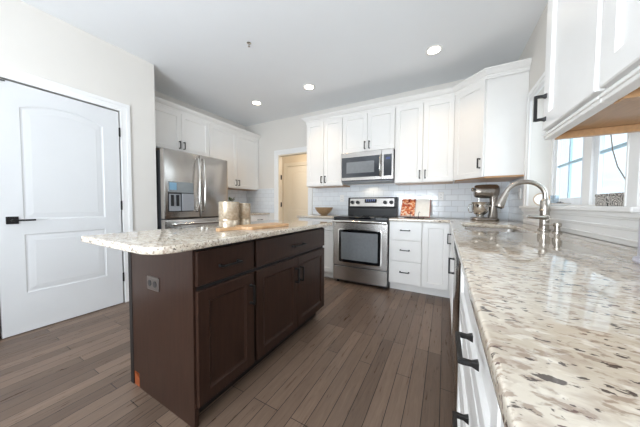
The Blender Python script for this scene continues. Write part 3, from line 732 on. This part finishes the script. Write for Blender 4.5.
# ------------------------------------------------------------------ things on the worktops
def canister(label, x, y, r, h, twist):
    t = thing('canister', label, 'canister', (x, y, CT+.0005), twist, 'canisters on the island')
    lip = h*.28
    b = B(); lathe(b, [(r-.004, 0), (r, .003), (r, lip), (r-.002, lip+.003), (r, lip+.006), (r, h-.012)], n=36); obj('body', b, PEARL, t, smooth=40)
    b = B(); lathe(b, [(r+.0005, lip), (r+.0015, lip+.001), (r+.0015, lip+.006), (r+.0005, lip+.007)], n=36, cap0=False, cap1=False); obj('band', b, BRONZE, t, smooth=40)
    b = B(); lathe(b, [(r+.001, h-.012), (r+.001, h-.002), (r-.002, h), (.0, h+.002)], n=36, cap1=False); obj('lid', b, PEARL, t, smooth=40)
    return t
canister('larger mottled pearl canister left on the island, nearer the refrigerator', -1.402, 1.17, .071, .185, 0)
canister('smaller mottled pearl canister right on the island, behind the cutting board', -1.392, 1.308, .048, .175, .7)
# cutting board: local x along its length, from handle tip
pa, pb = Vector((-1.215, .925)), Vector((-1.14, 1.50)); dvec = (pb-pa)
t = thing('cutting_board', 'wooden paddle cutting board lying on the island worktop', 'cutting board', (pa.x, pa.y, CT+.0005), math.atan2(dvec.y, dvec.x))
BLn = .55
prof = [(0, -.014), (.01, -.02), (.12, -.02), (.15, -.03), (.175, -.075), (.19, -.092), (BLn-.02, -.092), (BLn, -.072), (BLn, .072), (BLn-.02, .092), (.19, .092), (.175, .075), (.15, .03), (.12, .02), (.01, .02), (0, .014)]
b = B(); loops(b, [[(x+.0*0, y, z) for x, y in prof] for z in (0, .019)]); obj('board', b, BOARD, t, bevel=.003)
b = B(); lathe(b, [(.008, .0188), (.008, .0196)], .025, 0, 0, 14); obj('hanging_hole', b, pm('hole_dark', (60, 38, 24), .8, noise=.1), t)

# bronze bowl
t = tag(obj('bowl', lathe(B(), [(.05, 0), (.052, .008), (.085, .03), (.122, .07), (.145, .118), (.148, .125), (.144, .125), (.118, .073), (.082, .036), (.03, .014)], n=40), BRONZE, smooth=50),
        'hammered bronze bowl on the short worktop left of the range', 'bowl'); t.location = (-1.70, 3.26, CT+.0005)

# plant by the fridge
t = thing('potted_plant', 'small leafy plant in a dark pot beside the refrigerator', 'plant', (-3.17, 2.69, CT+.0005))
b = B(); lathe(b, [(.035, 0), (.05, .08), (.055, .11), (.05, .11), (.045, .095)], n=20); obj('pot', b, POT, t, smooth=40)
b = B()
for k in range(60):
    a = random.uniform(0, 2*PI); rr = random.uniform(.01, .07); z0 = random.uniform(.12, .27); d = Vector((math.cos(a), math.sin(a), random.uniform(.2, 1.0))).normalized()
    p = Vector((rr*math.cos(a)*.6, rr*math.sin(a)*.6, z0)); sd = d.cross(Vector((0, 0, 1))).normalized()*.012; ln = random.uniform(.03, .055)
    n_ = sd.cross(d).normalized()*.002
    loops(b, [[p+sd*s*u+d*ln*q+n_*s2 for s, s2 in ((-1, 0), (0, 1), (1, 0), (0, -1))] for u, q in ((.15, 0), (1, .45), (.1, 1))])
obj('foliage', b, LEAF, t)

# cookbook on stand
t = thing('cookbook_stand', 'dark wire cookbook stand right of the range', 'book stand', (-.345, 3.22, CT))
tilt = math.radians(36); Rx = Matrix.Rotation(-tilt, 4, 'X')
b = B(); tube(b, [(-.10, -.03, .004), (-.10, .20, .004), (-.08, .125, .165), (.08, .125, .165), (.10, .20, .004), (.10, -.03, .004)], .004, 8)
obj('frame', b, BLACK, t)
b = B(); tube(b, [(-.12, -.03, .004), (.12, -.03, .004)], .004, 8); obj('ledge', b, BLACK, t)
for x in (-.05, .05): b = B(); tube(b, [(x, -.03, .004), (x, -.036, .05), (x+.008, -.036, .085), (x+.02, -.034, .075)], .003, 8); obj('page_hook', b, BLACK, t)
t = thing('open_cookbook', 'open cookbook with a red food photograph page on the wire stand', 'book', (-.345, 3.203, CT+.0215))
def page(name, x0, x1, z0, z1, y0, y1, mat, bulge):
    b = B(); n = 8; rg = []
    for k in range(n+1):
        u = k/n; x = x0+(x1-x0)*u; by = -bulge*math.sin(PI*u)
        rg.append([(x, y0+by, z0), (x, y0+by, z1), (x, y1, z1), (x, y1, z0)])
    loops(b, rg); bmesh.ops.transform(b, matrix=Rx, verts=b.verts); return obj(name, b, mat, t)
page('cover', -.18, .18, 0, .285, .012, .016, pm('cover_red', (150, 60, 48), .5, noise=.1), 0)
page('page_block', -.173, -.003, .004, .279, -.001, .0118, PAPER, .008); page('page_block', .003, .173, .004, .279, -.001, .0118, PAPER, .008)
page('food_photo', -.171, -.004, .006, .277, -.0025, -.0012, FOOD, .008)

# stand mixer: head points to local -x
t = thing('stand_mixer', 'champagne metallic stand mixer with steel bowl in the worktop corner', 'stand mixer', (.405, 3.22, CT+.0005), math.radians(4)); t.scale = (.78, .9, 1.02)
b = B(); loops(b, [[(x, y, z) for x, y in rrect(-.175+i, .16-i, -.11+i, .11-i, .06, 6)] for i, z in ((.003, 0), (0, .006), (0, .018), (.008, .028), (.02, .032))]); obj('base', b, CHAMP, t, smooth=40)
b = B(); rg = []
for x0, x1, hw, z in ((.03, .15, .055, .03), (.045, .145, .048, .08), (.055, .14, .044, .18), (.045, .145, .046, .26), (.03, .15, .05, .30)): rg.append([(x, y, z) for x, y in rrect(x0, x1, -hw, hw, .035, 5)])
loops(b, rg); obj('column', b, CHAMP, t, smooth=40)
b = B(); rg = []
for x, hy, zc_, hz_ in ((-.145, .03, .325, .035), (-.14, .055, .325, .06), (-.12, .066, .325, .07), (-.05, .07, .322, .077), (.06, .07, .322, .078), (.13, .066, .325, .072), (.155, .048, .328, .054), (.164, .02, .33, .024)):
    rg.append([(x, hy*math.cos(a), zc_+hz_*math.sin(a)) for a in [2*PI*k/20 for k in range(20)]])
loops(b, rg); hd = obj('head', b, CHAMP, t, smooth=50)
b = B(); cyl(b, (-.15, 0, .345), (-.175, 0, .345), .021, 18); obj('attachment_hub', b, CHROME, hd)
b = B(); cyl(b, (-.172, 0, .345), (-.178, 0, .345), .012, 14); cyl(b, (-.145, -.045, .345), (-.145, -.066, .345), .011, 12); obj('knob', b, BPLAST, hd)
b = B(); lathe(b, [(.030, .275), (.028, .262), (.012, .258), (.012, .20)], -.08, 0, 0, 18); obj('beater_shaft', b, CHROME, hd, smooth=40)
b = B(); lathe(b, [(.05, .04), (.052, .05), (.045, .056), (.075, .07), (.105, .11), (.114, .165), (.118, .20), (.121, .202), (.116, .198), (.11, .165), (.10, .112), (.06, .075)], -.06, 0, 0, 32); bw = obj('bowl', b, CHROME, t, smooth=50, label='polished steel bowl')
b = B(); tube(b, [(-.172, -.02, .18), (-.205, -.03, .175), (-.218, -.035, .13), (-.20, -.03, .085), (-.155, -.018, .09)], .006, 8); obj('handle', b, CHROME, bw, smooth=50)
b = B(); box(b, -.02, .05, -.105, -.09, .15, .17); box(b, -.02, .05, .09, .105, .15, .17); obj('bowl_arm', b, CHAMP, t, bevel=.004)

# pale canister at the picture's right edge
t = thing('storage_jar', 'pale lavender-grey jar standing on the worktop at the right picture edge', 'jar', (.568, 1.02, CT+.0005))
b = B(); lathe(b, [(.074, 0), (.077, .006), (.075, .014), (.068, .016), (.068, .13), (.064, .138)], n=32); obj('body', b, LAV, t, smooth=40)
b = B(); lathe(b, [(.066, .138), (.066, .146), (.05, .152), (.012, .154), (.012, .164), (.0, .166)], n=32, cap1=False); obj('lid', b, LAV, t, smooth=40)

# things on the window sill
SZ = WZ0+.0205
t = thing('decorative_plate', 'round white plate with a tan rim leaning at the far end of the sill', 'plate', (.765, 2.775, SZ))
Rp = Matrix.Rotation(math.radians(80), 4, 'X'); 
b = B(); lathe(b, [(.028, -.006), (.05, .001), (.052, .003), (.046, .003), (.026, -.002)], n=28); bmesh.ops.transform(b, matrix=Matrix.Translation((0, 0, .0525)) @ Rp, verts=b.verts); obj('dish', b, WPLAST, t, smooth=40)
b = B(); tube(b, [(.055*math.cos(2*PI*k/28), .055*math.sin(2*PI*k/28), .002) for k in range(29)], .004, 8); bmesh.ops.transform(b, matrix=Matrix.Translation((0, 0, .058)) @ Rp, verts=b.verts); obj('rim', b, pm('tan_rim', (196, 168, 136), .5, noise=.05), t, smooth=50, label='tan rim')
o = tag(obj('glass_tumbler', lathe(B(), [(.020, 0), (.022, .004), (.026, .085), (.024, .085), (.020, .008)], n=20), glass_mat('clear_tumbler_glass', (.86, .9, .93)), smooth=40), 'small clear glass tumbler on the sill below the far sash', 'glass'); o.location = (.775, 2.53, SZ)
t = thing('trinket_dish', 'shallow white dish with a brown rim on the sill behind the faucet', 'dish', (.745, 2.33, SZ))
b = B(); lathe(b, [(.025, 0), (.04, .006), (.056, .018), (.052, .018), (.036, .009), (.0, .005)], n=24, cap1=False); obj('body', b, WPLAST, t, smooth=40)
b = B(); tube(b, [(.054*math.cos(2*PI*k/24), .054*math.sin(2*PI*k/24), .019) for k in range(25)], .002, 6); obj('rim', b, pm('brown_rim', (120, 84, 60), .5, noise=.05), t, smooth=50)
def pbox(label, y0, y1):
    t = thing('patterned_box', label, 'box', (.785, (y0+y1)/2, SZ), 0, 'patterned boxes on the sill'); h = (y1-y0)/2
    b = B(); box(b, -.045, .045, -h, h, 0, .052); obj('body', b, WEAVE, t, bevel=.004)
    b = B(); box(b, -.047, .047, -h-.001, h+.001, .052, .066); obj('lid', b, WEAVE, t, bevel=.004)
pbox('grey swirl patterned box on the sill, farther of the two', 1.765, 1.875); pbox('grey swirl patterned box on the sill, nearer of the two', 1.635, 1.755)
b = B(); tube(b, [(WX-.02, 2.00, 2.05), (WX-.02, 1.99, 1.75), (WX-.02, 1.98, 1.52), (WX-.02, 1.95, 1.40), (WX-.02, 1.90, 1.30), (WX-.02, 1.82, 1.21), (WX-.02, 1.72, 1.13)], .0026, 8)
tag(obj('hanging_cord', b, pm('grey_cord', (120, 112, 104), .6, noise=.05), smooth=60), 'thin grey cord hanging across the nearer window sash', 'cord')

# wall outlets
def outlet(label, loc, rz):
    t = thing('wall_outlet', label, 'outlet', loc, rz, 'white wall outlets')
    b = B(); loops(b, [[(x, y, z) for x, z in rrect(-.036+i, .036-i, -.058+i, .058-i, .005, 2)] for i, y in ((0, 0), (0, -.004), (.004, -.007))]); obj('plate', b, WPLAST, t)
    for z in (-.02, .02):
        b = B(); loops(b, [[(.016*math.cos(a), y, z+.015*math.sin(a)) for a in [2*PI*k/18 for k in range(18)]] for y in (-.007, -.009)]); rc = obj('receptacle', b, WPLAST, t)
        b = B(); box(b, -.007, -.005, -.0095, -.0089, z-.004, z+.006); box(b, .005, .007, -.0095, -.0089, z-.004, z+.006); obj('slot', b, BPLAST, rc)
outlet('white wall outlet on the back tiles between cookbook and mixer', (-.05, YB-.008, 1.205), 0)
outlet('white wall outlet on the side tiles near the faucet', (XW-.008, 3.10, 1.205), -PI/2)
outlet('white wall outlet on the back tiles above the bronze bowl', (-1.52, YB-.008, 1.19), 0)

# ------------------------------------------------------------------ ceiling fittings
def downlight(label, x, y):
    t = thing('recessed_light', label, 'ceiling light', (x, y, ZC), 0, 'recessed ceiling lights')
    b = B(); lathe(b, [(.088, 0), (.09, -.004), (.085, -.007), (.062, -.004), (.058, -.0005)], n=32, cap0=False, cap1=False); obj('trim_ring', b, TRIM, t, smooth=40)
    b = B(); lathe(b, [(.062, -.0035), (.05, -.005), (.0, -.006)], n=32, cap0=True, cap1=False); obj('diffuser', b, LAMPM, t, smooth=60)
    l = bpy.data.lights.new('downlight', 'SPOT'); l.energy = 27; l.color = (1, .73, .45); l.spot_size = math.radians(106); l.spot_blend = .8; l.shadow_soft_size = .06
    o = bpy.data.objects.new('downlight', l); COL.objects.link(o); o.parent = t; o.location = (0, 0, -.02)
downlight('round recessed ceiling light nearest the refrigerator', -2.72, 2.835)
downlight('round recessed ceiling light in front of the range cabinets', -1.708, 2.802)
downlight('round recessed ceiling light nearest the window side', -.139, 2.769)
t = thing('fire_sprinkler', 'small silver fire sprinkler head on the ceiling', 'sprinkler', (-1.794, 1.765, ZC)); t.scale = (.62,)*3
b = B(); lathe(b, [(.035, 0), (.036, -.004), (.02, -.012)], n=24); obj('escutcheon', b, CHROME, t, smooth=40)
b = B(); cyl(b, (0, 0, -.01), (0, 0, -.03), .008, 12); tube(b, [(-.008, 0, -.025), (-.014, 0, -.04), (-.003, 0, -.055)], .003, 8); tube(b, [(.008, 0, -.025), (.014, 0, -.04), (.003, 0, -.055)], .003, 8); lathe(b, [(.018, -.055), (.018, -.058)], n=16); obj('head', b, NICKEL, t, smooth=40)
